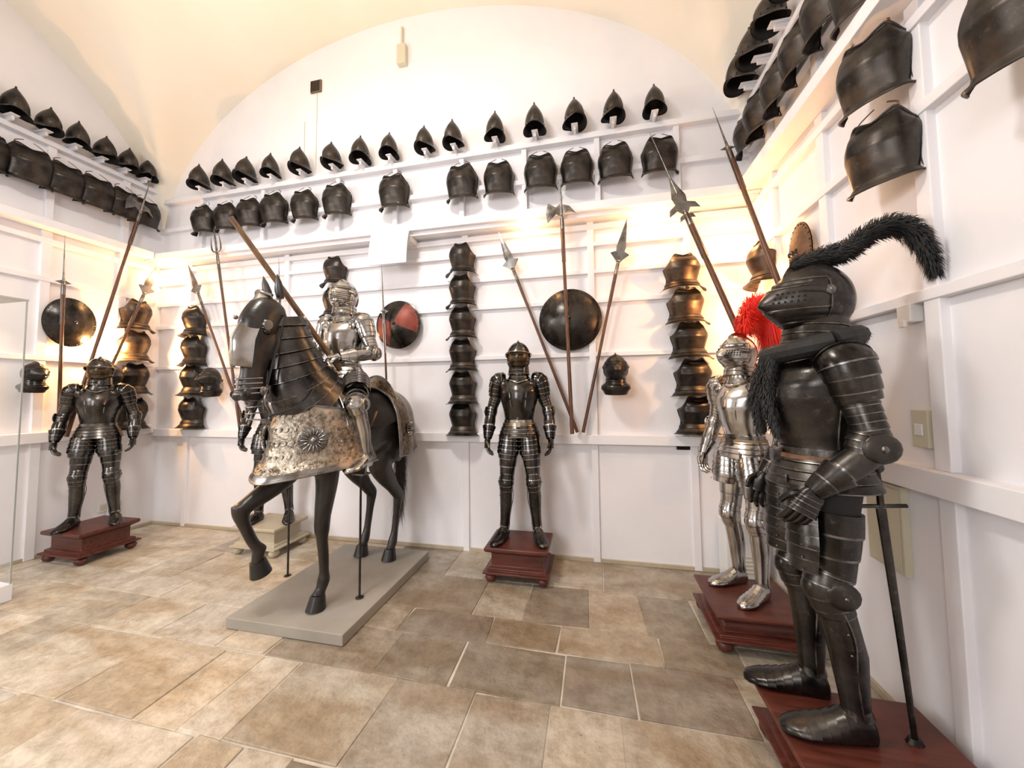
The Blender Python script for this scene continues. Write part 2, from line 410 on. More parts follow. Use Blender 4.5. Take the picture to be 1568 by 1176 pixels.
def suit(name,loc,rotz,mats,style='close',b=1.0,bulk=1.0,scale=1.0,J=None,tas=True,headturn=0,crest=1.0,belt=None,tasL=.20,nl=5,hs=1.0):
    root=empty(name,loc,rotz,scale)
    j=dict(P=V((0,0,.93)),N=V((0,0,1.43)),Hd=V((0,-.015,1.605)),
           SL=V((.175,0,1.375)),EL=V((.262,.035,1.115)),WL=V((.275,-.075,.895)),hL=V((.02,-.1,-1)),
           SR=V((-.175,0,1.375)),ER=V((-.262,.035,1.115)),WR=V((-.275,-.075,.895)),hR=V((-.02,-.1,-1)),
           HL=V((.09,0,.90)),KL=V((.118,-.03,.50)),AL=V((.145,.02,.088)),fL=V((.3,-1,0)),
           HR=V((-.09,0,.90)),KR=V((-.118,-.03,.50)),AR=V((-.145,.02,.088)),fR=V((-.3,-1,0)))
    if J: j.update(J)
    mb=MB(); torso(mb,j['P'],j['N'],b,bulk,belt); build(mb,'cuirass',mats,root)
    if tas:
        mb=MB(); tassets(mb,j['P'],b,bulk,tasL,nl); build(mb,'tassets',mats,root)
    for S,sd,nm in (('L',1,'left'),('R',-1,'right')):
        mb=MB(); arm(mb,j['S'+S]*1 ,j['E'+S],j['W'+S],j['h'+S],sd,b,j.get('palm'+S),j.get('thumb'+S),j.get('curl'+S,(18,42,66))); build(mb,'arm_'+nm,mats,root)
        mb=MB(); leg(mb,j['H'+S],j['K'+S],j['A'+S],j['f'+S],sd,b); build(mb,'leg_'+nm,mats,root)
    mb=MB(); helmet(mb,V((0,0,0)),.128*(1+(b-1)*.6)*hs,style,crest)
    build(mb,'helmet',mats,root,loc=j['Hd'],rot=(0,0,headturn))
    return root

# ------------------------------------------------------------------ room shell
XL,XR,YB,YF=-5.25,1.40,3.45,-3.2
def slab(name,x0,x1,y0,y1,z0,z1,mat):
    mb=MB(); mb.box(x0,x1,y0,y1,z0,z1); return build(mb,name,[mat],smooth=False)
slab('wall_back',XL-.1,XR+.1,YB,YB+.12,-.05,5.9,M_WALL)
slab('wall_left',XL-.12,XL,YF,YB,-.05,5.9,M_WALL)
slab('wall_right',XR,XR+.12,YF,YB,-.05,5.9,M_WALL)
slab('wall_front',XL-.1,XR+.1,YF-.12,YF,-.05,5.9,M_WALL)
mb=MB(); cols=[]
mb.box(XL,XR,YF,YB,-.06,-.008,1); cols+= [(1,1,1)]*6
rnd=random.Random(31)
tones=[(.64,.57,.47),(.59,.53,.44),(.56,.51,.43),(.62,.57,.49),(.54,.49,.41),(.68,.62,.53),(.58,.53,.46),(.60,.52,.41)]
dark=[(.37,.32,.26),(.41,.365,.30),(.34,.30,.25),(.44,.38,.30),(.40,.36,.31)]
y=YF
while y<YB-.02:
    h=rnd.choice((.26,.31,.36,.42,.48)); y1=min(y+h,YB)
    if YB-y1<.15: y1=YB
    x=XL-rnd.random()*.3
    while x<XR:
        w=rnd.choice((.36,.44,.52,.6,.72)); x1=min(x+w,XR); x0=max(x,XL); g=.0025
        if x1-x0>.03:
            parts=[(x0,x1,y,y1)]
            if x1-x0>.5 and h>.40 and rnd.random()<.35:
                q=x0+(x1-x0)*rnd.uniform(.4,.6); parts=[(x0,q,y,y1),(q,x1,y,y1)]
            for (a,b_,c_,d_) in parts:
                z=rnd.uniform(-.004,.0)
                b0=len(mb.v); mb.box(a+g,b_-g,c_+g,d_-g,-.03,z,0)
                for q in range(4):
                    dx,dy=rnd.uniform(-.011,.008),rnd.uniform(-.010,.008)
                    for qq in (q,q+4):
                        v_=mb.v[b0+qq]; mb.v[b0+qq]=V((min(max(v_.x+dx,XL),XR),min(max(v_.y+dy,YF),YB),v_.z))
                cx,cy=(a+b_)/2,(c_+d_)/2
                c=rnd.choice(tones)
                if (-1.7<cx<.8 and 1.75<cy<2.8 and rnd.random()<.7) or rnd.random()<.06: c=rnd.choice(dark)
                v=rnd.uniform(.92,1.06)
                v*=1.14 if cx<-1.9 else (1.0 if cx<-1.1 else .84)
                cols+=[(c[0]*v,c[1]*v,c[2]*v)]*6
        x+=w
    y=y1
fo=build(mb,'floor',[M_FLOOR,M_GROUT],smooth=False,recalc=False)
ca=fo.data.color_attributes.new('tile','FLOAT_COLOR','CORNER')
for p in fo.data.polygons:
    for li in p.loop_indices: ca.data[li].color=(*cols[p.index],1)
bv=fo.modifiers.new('b','BEVEL'); bv.width=.005; bv.segments=2
cx=(XL+XR)/2; hx=(XR-XL)/2; cy=(YF+YB)/2; hy=(YB-YF)/2; SP=3.42; RISE=2.25
def cosr(a,b,n): return [a+(b-a)*(1-math.cos(PI*i/n))/2 for i in range(n+1)]
mb=MB(); xs=cosr(XL,XR,110); ys=cosr(YF,YB,110)
for yy in ys:
    for xx in xs:
        za=math.sqrt(max(0,1-((xx-cx)/hx)**2)); zb=math.sqrt(max(0,1-((yy-cy)/hy)**2))
        k=.035; m_=max(za,zb); s_=m_+k*math.log(math.exp((za-m_)/k)+math.exp((zb-m_)/k))
        mb.v.append(V((xx,yy,SP+RISE*min(s_,1.03))))
n=len(xs)
for i in range(len(ys)-1):
    for j_ in range(n-1):
        a=i*n+j_; mb.f.append((a,a+1,a+n+1,a+n)); mb.m.append(0)
build(mb,'ceiling',[M_VAULT],sharp=60)

# painted timber framework
ZR=4.00
HX=[-4.52,-4.165,-3.85,-3.50,-3.11,-2.70,-2.355,-2.014,-1.61,-1.30,-.87,-.475,-.10,.248,.606]
HYL=[1.75,1.95,2.15,2.36,2.57,2.78,2.98,3.17]
HYR=[1.9,2.15,2.42,2.68,2.94,3.18]
def frame_back():
    mb=MB()
    for z,h,d in ((1.10,.085,.06),(1.88,.04,.035),(2.38,.04,.035),(2.66,.04,.035),(2.92,.04,.035),(3.08,.05,.045),(ZR-.04,.055,.065),(3.60,.05,.05)):
        mb.box(XL+.002,XR-.002,YB-d,YB+.01,z-h/2,z+h/2)
    mb.box(XL+.002,XR-.002,YB-.19,YB+.01,3.17,3.25)
    mb.box(XL+.002,XR-.002,YB-.15,YB+.01,3.13,3.17)
    for x in (-4.75,-3.35,-1.22,.02,.86): 
        mb.box(x-.03,x+.03,YB-.022,YB+.01,0,1.07); mb.box(x-.03,x+.03,YB-.04,YB+.01,1.13,3.13)
    for x in (-4.6,-3.7,-2.7,-2.0,-1.25,-.6,.1,.8): mb.box(x-.025,x+.025,YB-.045,YB+.01,3.25,ZR-.04)
    for x in HX: mb.box(x-.012,x+.012,YB-.14,YB-.05,ZR-.02,ZR+.02); mb.box(x-.03,x+.03,YB-.16,YB-.02,ZR+.02,ZR+.032)
    o=build(mb,'trim_back',[M_TRIM],smooth=False); bv=o.modifiers.new('b','BEVEL'); bv.width=.004; bv.segments=2
def frame_side(name,X,s,ys_low,ys_peg,dz=0):
    mb=MB()
    def bx(y0,y1,d,z0,z1):
        a,b=sorted((X-.01*s,X+d*s)); mb.box(a,b,y0,y1,z0,z1)
    for z,h,d in ((1.15,.10,.075),(1.92,.05,.04),(2.70,.05,.04),(3.08,.05,.045),(ZR-.04+dz,.05,.06),(3.60+dz,.05,.05)):
        bx(YF+.01,YB-.07,d,z-h/2,z+h/2)
    bx(YF+.01,YB-.2,.17,3.18,3.26)
    for y in ys_low:
        bx(y-.035,y+.035,.03,0,1.10); bx(y-.035,y+.035,.034,1.2,3.18); bx(y-.03,y+.03,.04,3.26,ZR-.04+dz)
    for y in ys_peg: bx(y-.03,y+.03,.16,ZR+.02+dz,ZR+.032+dz); bx(y-.01,y+.01,.13,ZR-.02+dz,ZR+.02+dz)
    o=build(mb,name,[M_TRIM],smooth=False); bv=o.modifiers.new('b','BEVEL'); bv.width=.004; bv.segments=2
frame_back()
frame_side('trim_left',XL,1,(2.45,3.05,1.7,.9,0,-1,-2),HYL,.10)
frame_side('trim_right',XR,-1,(1.80,2.45,3.05,1.1,.3,-.7,-1.7),HYR)
def bb(name,x0,x1,y0,y1):
    mb=MB(); mb.box(x0,x1,y0,y1,0,.03); o=build(mb,name,[M_BEIGE],smooth=False)
bb('baseboard_back',XL,XR,YB-.02,YB); bb('baseboard_left',XL,XL+.02,YF,YB-.02); bb('baseboard_right',XR-.02,XR,YF,YB-.02)

# ------------------------------------------------------------------ hanging wall pieces
def mesh_hat():
    mb=MB(); prof=[(.128,-.010),(.130,-.004),(.114,.008),(.104,.022),(.106,.05),(.103,.085),(.090,.125),(.068,.165),(.040,.203),(.016,.232),(.008,.245),(.010,.252),(.003,.260)]
    rings=[]
    for r,z in prof:
        rr=[]
        for j in range(36):
            a=2*PI*j/36; x=r*.88*math.cos(a); y=r*math.sin(a)
            zz=z
            if r>.108 and z<.02: zz=z+ (.030*(abs(math.sin(a))**3) -.020*abs(math.cos(a)))*(r-.10)/.03
            k=1.0
            if z>.03: k=1+.06*max(0,1-abs(math.cos(a))/.2)
            rr.append(V((x*k,y*k,zz)))
        rings.append(rr)
    mb.loft(rings,0,cap1=True)
    mb.loft([[p*.95+V((0,0,.004)) for p in r] for r in rings[:9]],1)
    for k in range(14):
        a=2*PI*k/14; rivet(mb,V((.093*math.cos(a),.106*math.sin(a),.035)),.005,0)
    return mb
PB=[(0,.168,.115),(.04,.158,.098),(.08,.146,.092),(.25,.152,.120),(.5,.165,.142),(.7,.168,.130),(.82,.166,.112),(.90,.158,.092),(.97,.148,.076),(1,.146,.080)]
PW=[(0,.150,.115),(.04,.136,.098),(.08,.128,.092),(.25,.140,.120),(.5,.160,.148),(.7,.164,.135),(.82,.155,.112),(.90,.138,.090),(.97,.118,.072),(1,.114,.078)]
def mesh_breast(straps=True,prof=PB,cutk=.45):
    mb=MB(); H=.34
    rings=[]; m=26; nn=31
    for layer,off in ((0,0),(1,-.004)):
        rs=[]
        for k in range(m+1):
            t=k/m; w,d=interp(prof,t); r=[]
            for j in range(nn):
                q=j/(nn-1); a=PI*q
                ca=math.cos(a); sa=math.sin(a)
                x=(w+off)*math.copysign(abs(ca)**.8,ca); y=-(d+off)*abs(sa)**.75*(1+.08*sa**12)
                z=t*H
                if t>.5: 
                    cut=max(0,abs(x)/w-.72)/.28; z-= (t-.5)*H*cutk*cut
                if t>.8:
                    z-= (t-.8)/.2*.030*max(0,1-abs(x)/.09)
                if t<.08: z-=.02*sa*(1-t/.08)
                r.append(V((x,y,z)))
            rs.append(r)
        rings.append(rs)
    mb.loft(rings[0],0,closed=False); mb.loft(rings[1],1,closed=False)
    for row in (rings[0][-1],rings[0][0]):
        tube(mb,row[::3],[(0,.006,.006),(1,.006,.006)],28,n=8,mat=0)
    for x in (-1,1):
        tube(mb,[rings[0][int(m*t)][0 if x>0 else nn-1] for t in (.0,.2,.4,.6,.8,1)],[(0,.005,.005),(1,.005,.005)],16,n=6)
        if straps:
            mb.ell(V((x*.10,-.062,H-.045)),.012,.006,.018,None,8,6,2)
            tube(mb,[V((x*.10,-.065,H-.03)),V((x*.09,-.03,H+.03)),V((x*.03,-.005,H+.075))],[(0,.005,.002),(1,.004,.002)],8,n=6,mat=2)
    return mb
def mesh_waisted():
    mb=mesh_breast(False,PW,.75)
    lames(mb,[V((0,0,.05)),V((0,-.004,-.03)),V((0,-.008,-.075))],[(0,.134,.100),(.5,.165,.135),(1,.205,.178)],3,.006,n=24,mat=0,rim=0,arc=(0,PI))
    return mb
meshes={}
def inst(key,name,loc,rot,mats,scale=1,mbf=None):
    if key not in meshes:
        o=build(mbf(),name,mats); meshes[key]=o.data
    else:
        o=bpy.data.objects.new(name,meshes[key]); scene.collection.objects.link(o)
    o.location=loc; o.rotation_euler=rot
    o.scale=(scale,)*3 if not hasattr(scale,'__len__') else scale
    return o
rnd=random.Random(5)
WM=[S_WALL,M_GAP,M_LEATH]
def hat(loc,rz,sc=1.0): inst('hat','morion_helmet',loc,(math.radians(rnd.uniform(-2,6)),0,rz+rnd.uniform(-.5,.5)),WM,sc*rnd.uniform(.90,1.02),mesh_hat)
def breast(loc,rz,sc=1.0,tilt=0): inst('breast','breastplate',loc,(tilt,0,rz+rnd.uniform(-.10,.10)),WM,sc*rnd.uniform(.93,1.03),mesh_breast)
def waisted(loc,rz,sc=1.0,mats=None,key='waist'): inst(key,'breastplate_with_fauld',loc,(0,0,rz+rnd.uniform(-.08,.08)),mats or WM,sc,mesh_waisted)
for x in HX: hat((x,YB-.135,ZR+.045),0)
for x in [-4.50,-4.165,-3.83,-3.49,-3.09,-2.675,-1.985,-1.23,-.85,-.435,-.09,.26,.645]: breast((x,YB-.055,3.48),0,.98)
for y in HYL: hat((XL+.14,y,ZR+.145),PI/2,.95)
for y in [1.75,2.02,2.28,2.52,2.76,2.99,3.2]: breast((XL+.055,y,3.57),PI/2,.95)
for y in HYR: hat((XR-.15,y,ZR+.045),-PI/2,1.0)
for y in [1.95,2.22,2.48,2.74,3.0,3.22]: breast((XR-.07,y,3.50),math.radians(-78),.86)
for z in (2.76,2.44,2.12,1.80,1.48,1.18): waisted((-1.24,YB-.04,z),0,(.82,.85,.80))
WB=[S_WALLB,M_GAP,M_LEATH]
for i,z in enumerate((2.46,2.16,1.86,1.54,1.22)): waisted((.80+.02*i,YB-.04,z),0,(.92,.9,.80),WB if i<2 else WM,'waistb' if i<2 else 'waist')
for z in (2.30,1.95,1.60,1.22): waisted((-4.60,YB-.04,z),0,.90)
for i,z in enumerate((2.36,2.0,1.62,1.22)): waisted((XL+.045,3.16,z),PI/2,.90,WB if i<2 else WM,'waistb' if i<2 else 'waist')
for z in (2.76,2.42,2.1): waisted((-2.70,YB-.04,z),0,.8)
waisted((XR-.05,3.12,2.40),-PI/2,.85,WB,'waistb')
for y,z,s in ((1.90,2.44,.78),(1.92,2.83,.80),(1.94,3.30,.8),(1.34,2.50,.80),(1.33,2.88,.82)):
    inst('breast','breastplate',(XR-.09,y,z),(0,0,math.radians(-62)),WM,(s,s,s*1.15),mesh_breast)

def shield(name,loc,rot,r,kind='dark',rz=None):
    mb=MB(); rz=rz or r; rings=[]; K=14
    for k in range(K+1):
        e=k/K
        dep=.11*r/.28*(1-e*e)+ (.006 if e>.93 else 0)
        rings.append([V((max(e,.01)*r*math.cos(2*PI*j/48),-dep,max(e,.01)*rz*math.sin(2*PI*j/48))) for j in range(48)])
    b0=len(mb.f); mb.loft(rings,0,cap0=True)
    if kind=='quarter':
        q=b0
        for k in range(K):
            for j in range(48):
                a=(2*PI*(j+.5)/48+math.radians(20))%(PI)
                if a>PI*.5 and k<K-1: mb.m[q]=1
                if k==K-1: mb.m[q]=2
                q+=1
    rings2=[[p+V((0,.006,0)) for p in rr] for rr in rings]; mb.loft(rings2,2)
    for j in range(24):
        a=2*PI*j/24; rivet(mb,V((r*.93*math.cos(a),-.018*r/.28,rz*.93*math.sin(a))),.006,2)
    mb.ell(V((0,-.11*r/.28,0)),.018,.02,.018,None,12,8,2)
    if kind=='oval':
        for x in (-.3,.3): mb.ell(V((x*r,-.1*r/.28,0)),.01,.012,.02,None,8,6,1)
    mats={'dark':[S_BLACK,S_BLACK,S_DARK],'quarter':[M_REDP,S_BLACK,S_DARK],'oval':[M_LEATH,S_DARK,S_DARK]}[kind]
    build(mb,name,mats,loc=loc,rot=rot)
shield('round_shield',(XL+.05,2.63,2.30),(0,0,PI/2),.20,'dark',.25)
shield('painted_round_shield',(-1.94,YB-.06,2.25),(0,0,0),.25,'quarter')
shield('round_shield',(-.18,YB-.05,2.21),(0,0,0),.29)
shield('oval_shield',(XR-.05,2.66,2.42),(0,0,-PI/2),.13,'oval',.20)

def hung_helmet(loc,rz,sc=1.0):
    root=empty('close_helmet_with_bevor',loc,rz,sc)
    mm=[S_WALL,S_DARK,M_GAP,S_DARK]
    mb=MB(); helmet(mb,V((0,-.15,.05)),.12,'close'); 
    lames(mb,[V((0,-.14,-.06)),V((0,-.13,-.17))],[(0,.08,.09),(.4,.13,.11),(1,.09,.08)],3,.004)
    mb.box(-.015,.015,-.10,.0,.02,.05,3)
    build(mb,'helmet_and_bevor',mm,root)
hung_helmet((-4.22,YB-.03,1.68),0,.9); hung_helmet((.21,YB-.03,1.68),0,1.0)
hung_helmet((XL+.03,2.36,1.72),PI/2,.8); hung_helmet((XL+.03,2.90,1.72),PI/2,.9)
hung_helmet((XR-.03,2.30,1.95),-PI/2)

# ------------------------------------------------------------------ polearms
def polearm(name,p0,p1,head,r=.014,normal=V((0,-1,0)),wood=None):
    p0=V(p0);p1=V(p1); d=(p1-p0); L=d.length; z=d.normalized()
    y=(normal-z*normal.dot(z)).normalized(); x=y.cross(z)
    R=Matrix((x,y,z)).transposed().to_4x4(); R.translation=p0
    HL={'partisan':.42,'halberd':.50,'trident':.34,'spike':.5,'lance':0,'leaf':.34,'spetum':.85}[head]
    mb=MB()
    def T(l): return [V(q) for q in l]
    if head=='lance': tube(mb,T([(0,0,0),(0,0,L*.5),(0,0,L)]),[(0,r*.8),(.3,r),(1,r*.75)],8,n=14,mat=0)
    else: tube(mb,T([(0,0,0),(0,0,(L-HL)/2),(0,0,L-HL)]),[(0,r*1.1),(1,r*.85)],6,n=12,mat=0)
    b=L-HL
    if head!='lance':
        tube(mb,T([(0,0,b-.10),(0,0,b+.03)]),[(0,r*.95),(1,r*.8)],3,n=10,mat=1)
        mb.ell(V((0,0,b+.02)),.02,.02,.012,None,12,6,1)
        for s in (-1,1): mb.box(s*r-.002,s*r+.002,-.005,.005,b-.4,b,1)
    if head=='partisan':
        mb.poly([(-.012,b),(-.03,b+.03),(-.085,b+.09),(-.05,b+.085),(-.035,b+.10),(-.042,b+.15),(-.02,b+.30),(0,L),(.02,b+.30),(.042,b+.15),(.035,b+.10),(.05,b+.085),(.085,b+.09),(.03,b+.03),(.012,b)],.009,1)
    if head in('halberd',):
        mb.poly([(.012,b+.02),(.05,b+.05),(.13,b-.03),(.145,b+.07),(.12,b+.16),(.05,b+.11),(.012,b+.14)],.006,1)
        mb.poly([(-.012,b+.04),(-.06,b+.07),(-.13,b+.03),(-.07,b+.11),(-.012,b+.13)],.006,1)
        tube(mb,T([(0,0,b),(0,0,b+.2),(0,0,L)]),[(0,.013),(.3,.011),(1,.001)],6,n=8,mat=1)
    if head=='spetum':
        mb.poly([(-.014,b),(-.05,b+.05),(-.12,b+.02),(-.10,b+.08),(-.045,b+.10),(-.055,b+.17),(-.030,b+.26),(-.008,b+.36),(.008,b+.36),(.030,b+.26),(.055,b+.17),(.045,b+.10),(.10,b+.08),(.12,b+.02),(.05,b+.05),(.014,b)],.010,1)
        mb.poly([(-.012,b-.02),(-.06,b-.05),(-.05,b-.01),(0,b+.02),(.05,b-.01),(.06,b-.05),(.012,b-.02)],.008,1)
        tube(mb,T([(0,0,b+.2),(0,0,b+.4),(0,0,L)]),[(0,.012),(.3,.008),(1,.002)],6,n=8,mat=1)
    if head=='trident':
        tube(mb,T([(0,0,b),(0,0,L)]),[(0,.012),(.6,.010),(1,.001)],5,n=8,mat=1)
        for s in (-1,1): tube(mb,T([(0,0,b+.04),(s*.055,0,b+.07),(s*.065,0,b+.14),(s*.055,0,b+.24)]),[(0,.009),(.6,.008),(1,.001)],10,n=8,mat=1)
    if head=='spike':
        tube(mb,T([(0,0,b),(0,0,L)]),[(0,.013),(.15,.008),(1,.001)],5,n=8,mat=1)
        mb.poly([(-.06,b+.02),(0,b+.05),(.06,b+.02),(0,b)],.006,1)
    o=build(mb,name,[wood or M_WOOD,S_AGED]); o.matrix_world=R; return o
YW=YB-.10
polearm('partisan',(-.13,YW,1.17),(-.85,YW,3.10),'partisan')
polearm('halberd',(-.17,YB-.23,1.17),(-.24,YB-.23,3.60),'halberd',.016)
polearm('partisan',(-.08,YW,1.17),(.35,YW,3.10),'partisan')
polearm('partisan',(-3.80,YW,1.2),(-4.62,YW-.06,3.10),'partisan')
polearm('trident',(-3.72,YB-.23,1.2),(-4.16,YB-.23,3.45),'trident')
polearm('spear',(-3.3,YW,1.3),(-3.40,YW,3.08),'spike',.011)
polearm('boar_spear',(-1.97,YW-.10,1.35),(-2.05,YW-.10,2.84),'spike',.010)
polearm('spetum',(1.27,2.78,1.20),(.53,3.16,3.74),'spetum',.022)
polearm('pike',(1.28,2.35,1.4),(1.02,3.14,3.85),'spike',.018)
polearm('spear',(XL+.17,2.53,1.15),(XL+.17,2.50,3.15),'spike',normal=V((1,0,0)))
polearm('halberd',(XL+.24,2.55,1.15),(XL+.24,3.15,4.12),'halberd',.016,normal=V((1,0,0)))
polearm('partisan',(XL+.18,2.68,1.15),(XL+.18,3.28,3.12),'partisan',normal=V((1,0,0)))

# ------------------------------------------------------------------ plinths
def plinth(name,cx,cy,w,d,h,mat,feet=True):
    mb=MB(); prof=[(0.03,.02),(.03,.09),(.0,.11),(-.0,.20),(-.03,.26),(-.03,.30),(-.03,.70),(-.03,.72),(0,.80),(.015,.84),(.02,.88),(.02,.97),(.015,1)]
    f0=.070
    rings=[]
    for e,t in prof:
        z=f0+(h-f0)*t; a=w/2+e-.02; b=d/2+e-.02
        rings.append([V((-a,-b,z)),V((a,-b,z)),V((a,b,z)),V((-a,b,z))])
    mb.loft(rings,0,cap0=True,cap1=True)
    for sx in (-1,1):
        for sy in (-1,1): 
            mb.ell(V((sx*(w/2-.045),sy*(d/2-.045),.038)),.046,.046,.038,None,20,12,0)
    o=build(mb,name,[mat],loc=(cx,cy,0),sharp=25)
    bv=o.modifiers.new('b','BEVEL'); bv.width=.003; bv.segments=2; bv.limit_method='ANGLE'
plinth('mahogany_plinth',-.62,3.10,.52,.42,.28,M_MAHO)
plinth('mahogany_plinth',-4.80,2.66,.50,.46,.29,M_MAHO)
plinth('beige_plinth',-3.18,3.12,.50,.42,.27,M_BEIGE)
plinth('mahogany_plinth',.95,2.64,.52,.50,.22,M_MAHO)
plinth('mahogany_plinth',1.00,1.50,.60,.86,.20,M_MAHO)
mb=MB(); mb.box(-.44,.44,-.60,.60,0,.07); o=build(mb,'horse_platform',[M_PLAT],loc=(-1.95,2.61,0),smooth=False)
bv=o.modifiers.new('b','BEVEL'); bv.width=.005; bv.segments=2

# ------------------------------------------------------------------ suits of armour
suit('suit_of_armor',(-.62,3.13,.28),math.radians(6),[S_DARK,S_BRIGHT,M_GAP,S_BRONZE,M_BRASS],'burgonet',b=1.0,scale=.975,belt=4)
suit('suit_of_armor',(-4.79,2.66,.29),math.radians(48),[S_DARK,S_AGED,M_GAP,S_BRONZE],'burgonet',b=1.0,scale=.94)
suit('suit_of_armor',(-3.18,3.14,.27),math.radians(25),[S_DARK,S_AGED,M_GAP,M_BRASS],'close',scale=.96)
k2=suit('suit_of_armor_with_red_plume',(.99,2.72,.22),math.radians(-60),[S_BRIGHT,S_AGED,M_GAP,S_AGED,M_TAN],'close',b=.97,scale=.97,belt=4,
   J=dict(AL=V((.105,-.02,.088)),AR=V((-.105,.03,.088)),KL=V((.10,-.03,.50)),KR=V((-.10,-.03,.50)),fL=V((.15,-1,0)),fR=V((-.15,-1,0))))
mb=MB()
plume(mb,[V((0,.05,1.74)),V((0,.09,1.86)),V((0,.16,1.94)),V((0,.24,1.92)),V((0,.29,1.80)),V((0,.31,1.64))],.125,3600,.15,0,.7,.0026,3)
build(mb,'red_plume',[M_RED],k2,smooth=False,recalc=False)
k1=suit('suit_of_armor_with_black_plume',(.94,1.80,.20),math.radians(-93),[S_BLACK,S_EDGE,M_GAP,S_DARK,M_LEATH],'close',b=1.08,bulk=1.12,crest=.8,belt=4,tasL=.30,nl=7,hs=1.12,headturn=math.radians(12),
   J=dict(P=V((0,0,.97)),N=V((0,0,1.49)),Hd=V((0,.005,1.715)),SL=V((.17,.02,1.42)),EL=V((.215,.08,1.12)),WL=V((.20,-.11,.95)),hL=V((-.05,-.55,-1)),
          SR=V((-.17,0,1.42)),ER=V((-.235,.05,1.14)),WR=V((-.225,-.12,.93)),hR=V((0,-.35,-1)),
          HL=V((.09,0,.95)),KL=V((.10,-.03,.55)),AL=V((.105,.03,.093)),HR=V((-.09,0,.95)),KR=V((-.10,-.05,.55)),AR=V((-.105,-.02,.093)),fL=V((.08,-1,0)),fR=V((-.08,-1,0))))
mb=MB()
pz=.05
plume(mb,[V((0,.06,1.83+pz)),V((0,.13,1.87+pz)),V((0,.21,1.93+pz)),V((0,.29,1.96+pz)),V((0,.36,1.93+pz)),V((0,.41,1.84+pz)),V((0,.43,1.75+pz))],.066,4200,.045,0,.35,.0018,9)
plume(mb,[V((.02,-.08,1.82+pz)),V((.0,.02,1.85+pz)),V((0,.12,1.87+pz)),V((0,.2,1.91+pz))],.068,2200,.03,0,.3,.0018,10)
tube(mb,[V((0,.05,1.80+pz)),V((0,.13,1.87+pz)),V((0,.21,1.93+pz)),V((0,.29,1.96+pz)),V((0,.36,1.93+pz)),V((0,.41,1.84+pz))],[(0,.006),(1,.003)],14,n=6)
build(mb,'black_plume',[M_BLKF],k1,smooth=False,recalc=False)
mb=MB()
col=[V((.165*math.cos(a),-.01-.145*math.sin(a),1.52-.035*math.sin(a))) for a in [2*PI*i/12 for i in range(13)]]
plume(mb,col,.058,5200,.03,0,.5,.0018,12)
for s in (-1,1):
    pp=[V((s*.03,-.15,1.50)),V((s*.05,-.185,1.40)),V((s*.065,-.20,1.28)),V((s*.08,-.18,1.15))]
    plume(mb,pp,.05,2600,.025,0,.5,.0018,13+s); tube(mb,pp,[(0,.03),(1,.015)],12,n=8)
tube(mb,col,[(0,.04),(1,.04)],30,n=10,hint=V((0,0,1)))
build(mb,'fur_collar',[M_BLKF],k1,smooth=False,recalc=False)
mb=MB(); 
tube(mb,[V((.1,0,.0)),V((.1,0,.02))],[(0,.03,.02),(1,.02,.015)],3,n=12,mat=0)
tube(mb,[V((.1,0,.02)),V((.07,.0,.45)),V((.045,.01,.86))],[(0,.010,.007),(1,.018,.010)],10,n=10,mat=0)
tube(mb,[V((-.04,.01,.865)),V((.13,.01,.875))],[(0,.008,.008),(1,.008,.008)],4,n=8,mat=1)
tube(mb,[V((.045,.01,.87)),V((.04,.01,1.0))],[(0,.012,.012),(1,.010,.010)],4,n=8,mat=0)
mb.ell(V((.04,.01,1.02)),.022,.022,.022,None,14,8,1)
build(mb,'longsword',[S_BLACK,S_DARK],loc=(1.06,1.72,.20))

# ------------------------------------------------------------------ horse
HXc=-1.88
hroot=empty('armored_horse',(-1.95,2.6,.07),math.radians(-6))
off=V((-HXc,-2.6,-.07))
def W(*p): return V(p)+off
mb=MB()
tube(mb,[W(HXc,3.28,1.30),W(HXc,3.10,1.33),W(HXc,2.85,1.27),W(HXc,2.55,1.22),W(HXc,2.3,1.25),W(HXc,2.09,1.30)],
     [(0,.09,.12),(.1,.19,.22),(.25,.255,.27),(.5,.27,.27),(.75,.25,.30),(.92,.18,.25),(1,.10,.15)],20,hint=V((0,0,1)),n=28)
for s in (-1,1):
    tube(mb,[W(HXc+s*.13,3.05,1.34),W(HXc+s*.15,3.0,1.12),W(HXc+s*.14,2.95,.95)],[(0,.13,.17),(.5,.13,.19),(1,.09,.12)],8,n=16)
    mb.ell(W(HXc+s*.12,2.24,1.18),.11,.15,.22,None,16,10,0)
    mb.ell(W(HXc+s*.07,2.13,1.18),.09,.08,.16,None,16,10,0)
tube(mb,[W(HXc,2.38,1.38),W(HXc-.01,2.17,1.60),W(HXc-.02,2.07,1.84),W(-1.90,2.00,2.04)],[(0,.17,.27),(.35,.14,.19),(.7,.095,.135),(1,.08,.10)],14,n=22)
hx_=-1.905
hp=[W(hx_,1.975,2.13),W(hx_,1.885,1.98),W(hx_,1.860,1.76),W(hx_,1.835,1.50)]
tube(mb,hp,[(0,.068,.085),(.15,.094,.115),(.35,.096,.125),(.55,.070,.100),(.75,.058,.076),(.9,.066,.080),(1,.050,.060)],18,n=20)
for s in (-1,1):
    mb.ell(W(hx_+s*.045,1.945,1.86),.045,.085,.10,None,14,10,0)
    mb.ell(W(hx_+s*.035,1.775,1.53),.028,.025,.035,None,12,8,0)
tube(mb,[W(-1.76,2.25,1.15),W(-1.75,2.29,.95),W(-1.75,2.25,.63),W(-1.75,2.27,.38),W(-1.75,2.27,.24),W(-1.755,2.23,.15)],
     [(0,.10,.13),(.2,.072,.085),(.38,.048,.055),(.42,.052,.056),(.47,.036,.04),(.7,.030,.034),(.8,.042,.044),(.9,.034,.036),(1,.046,.05)],30,n=14)
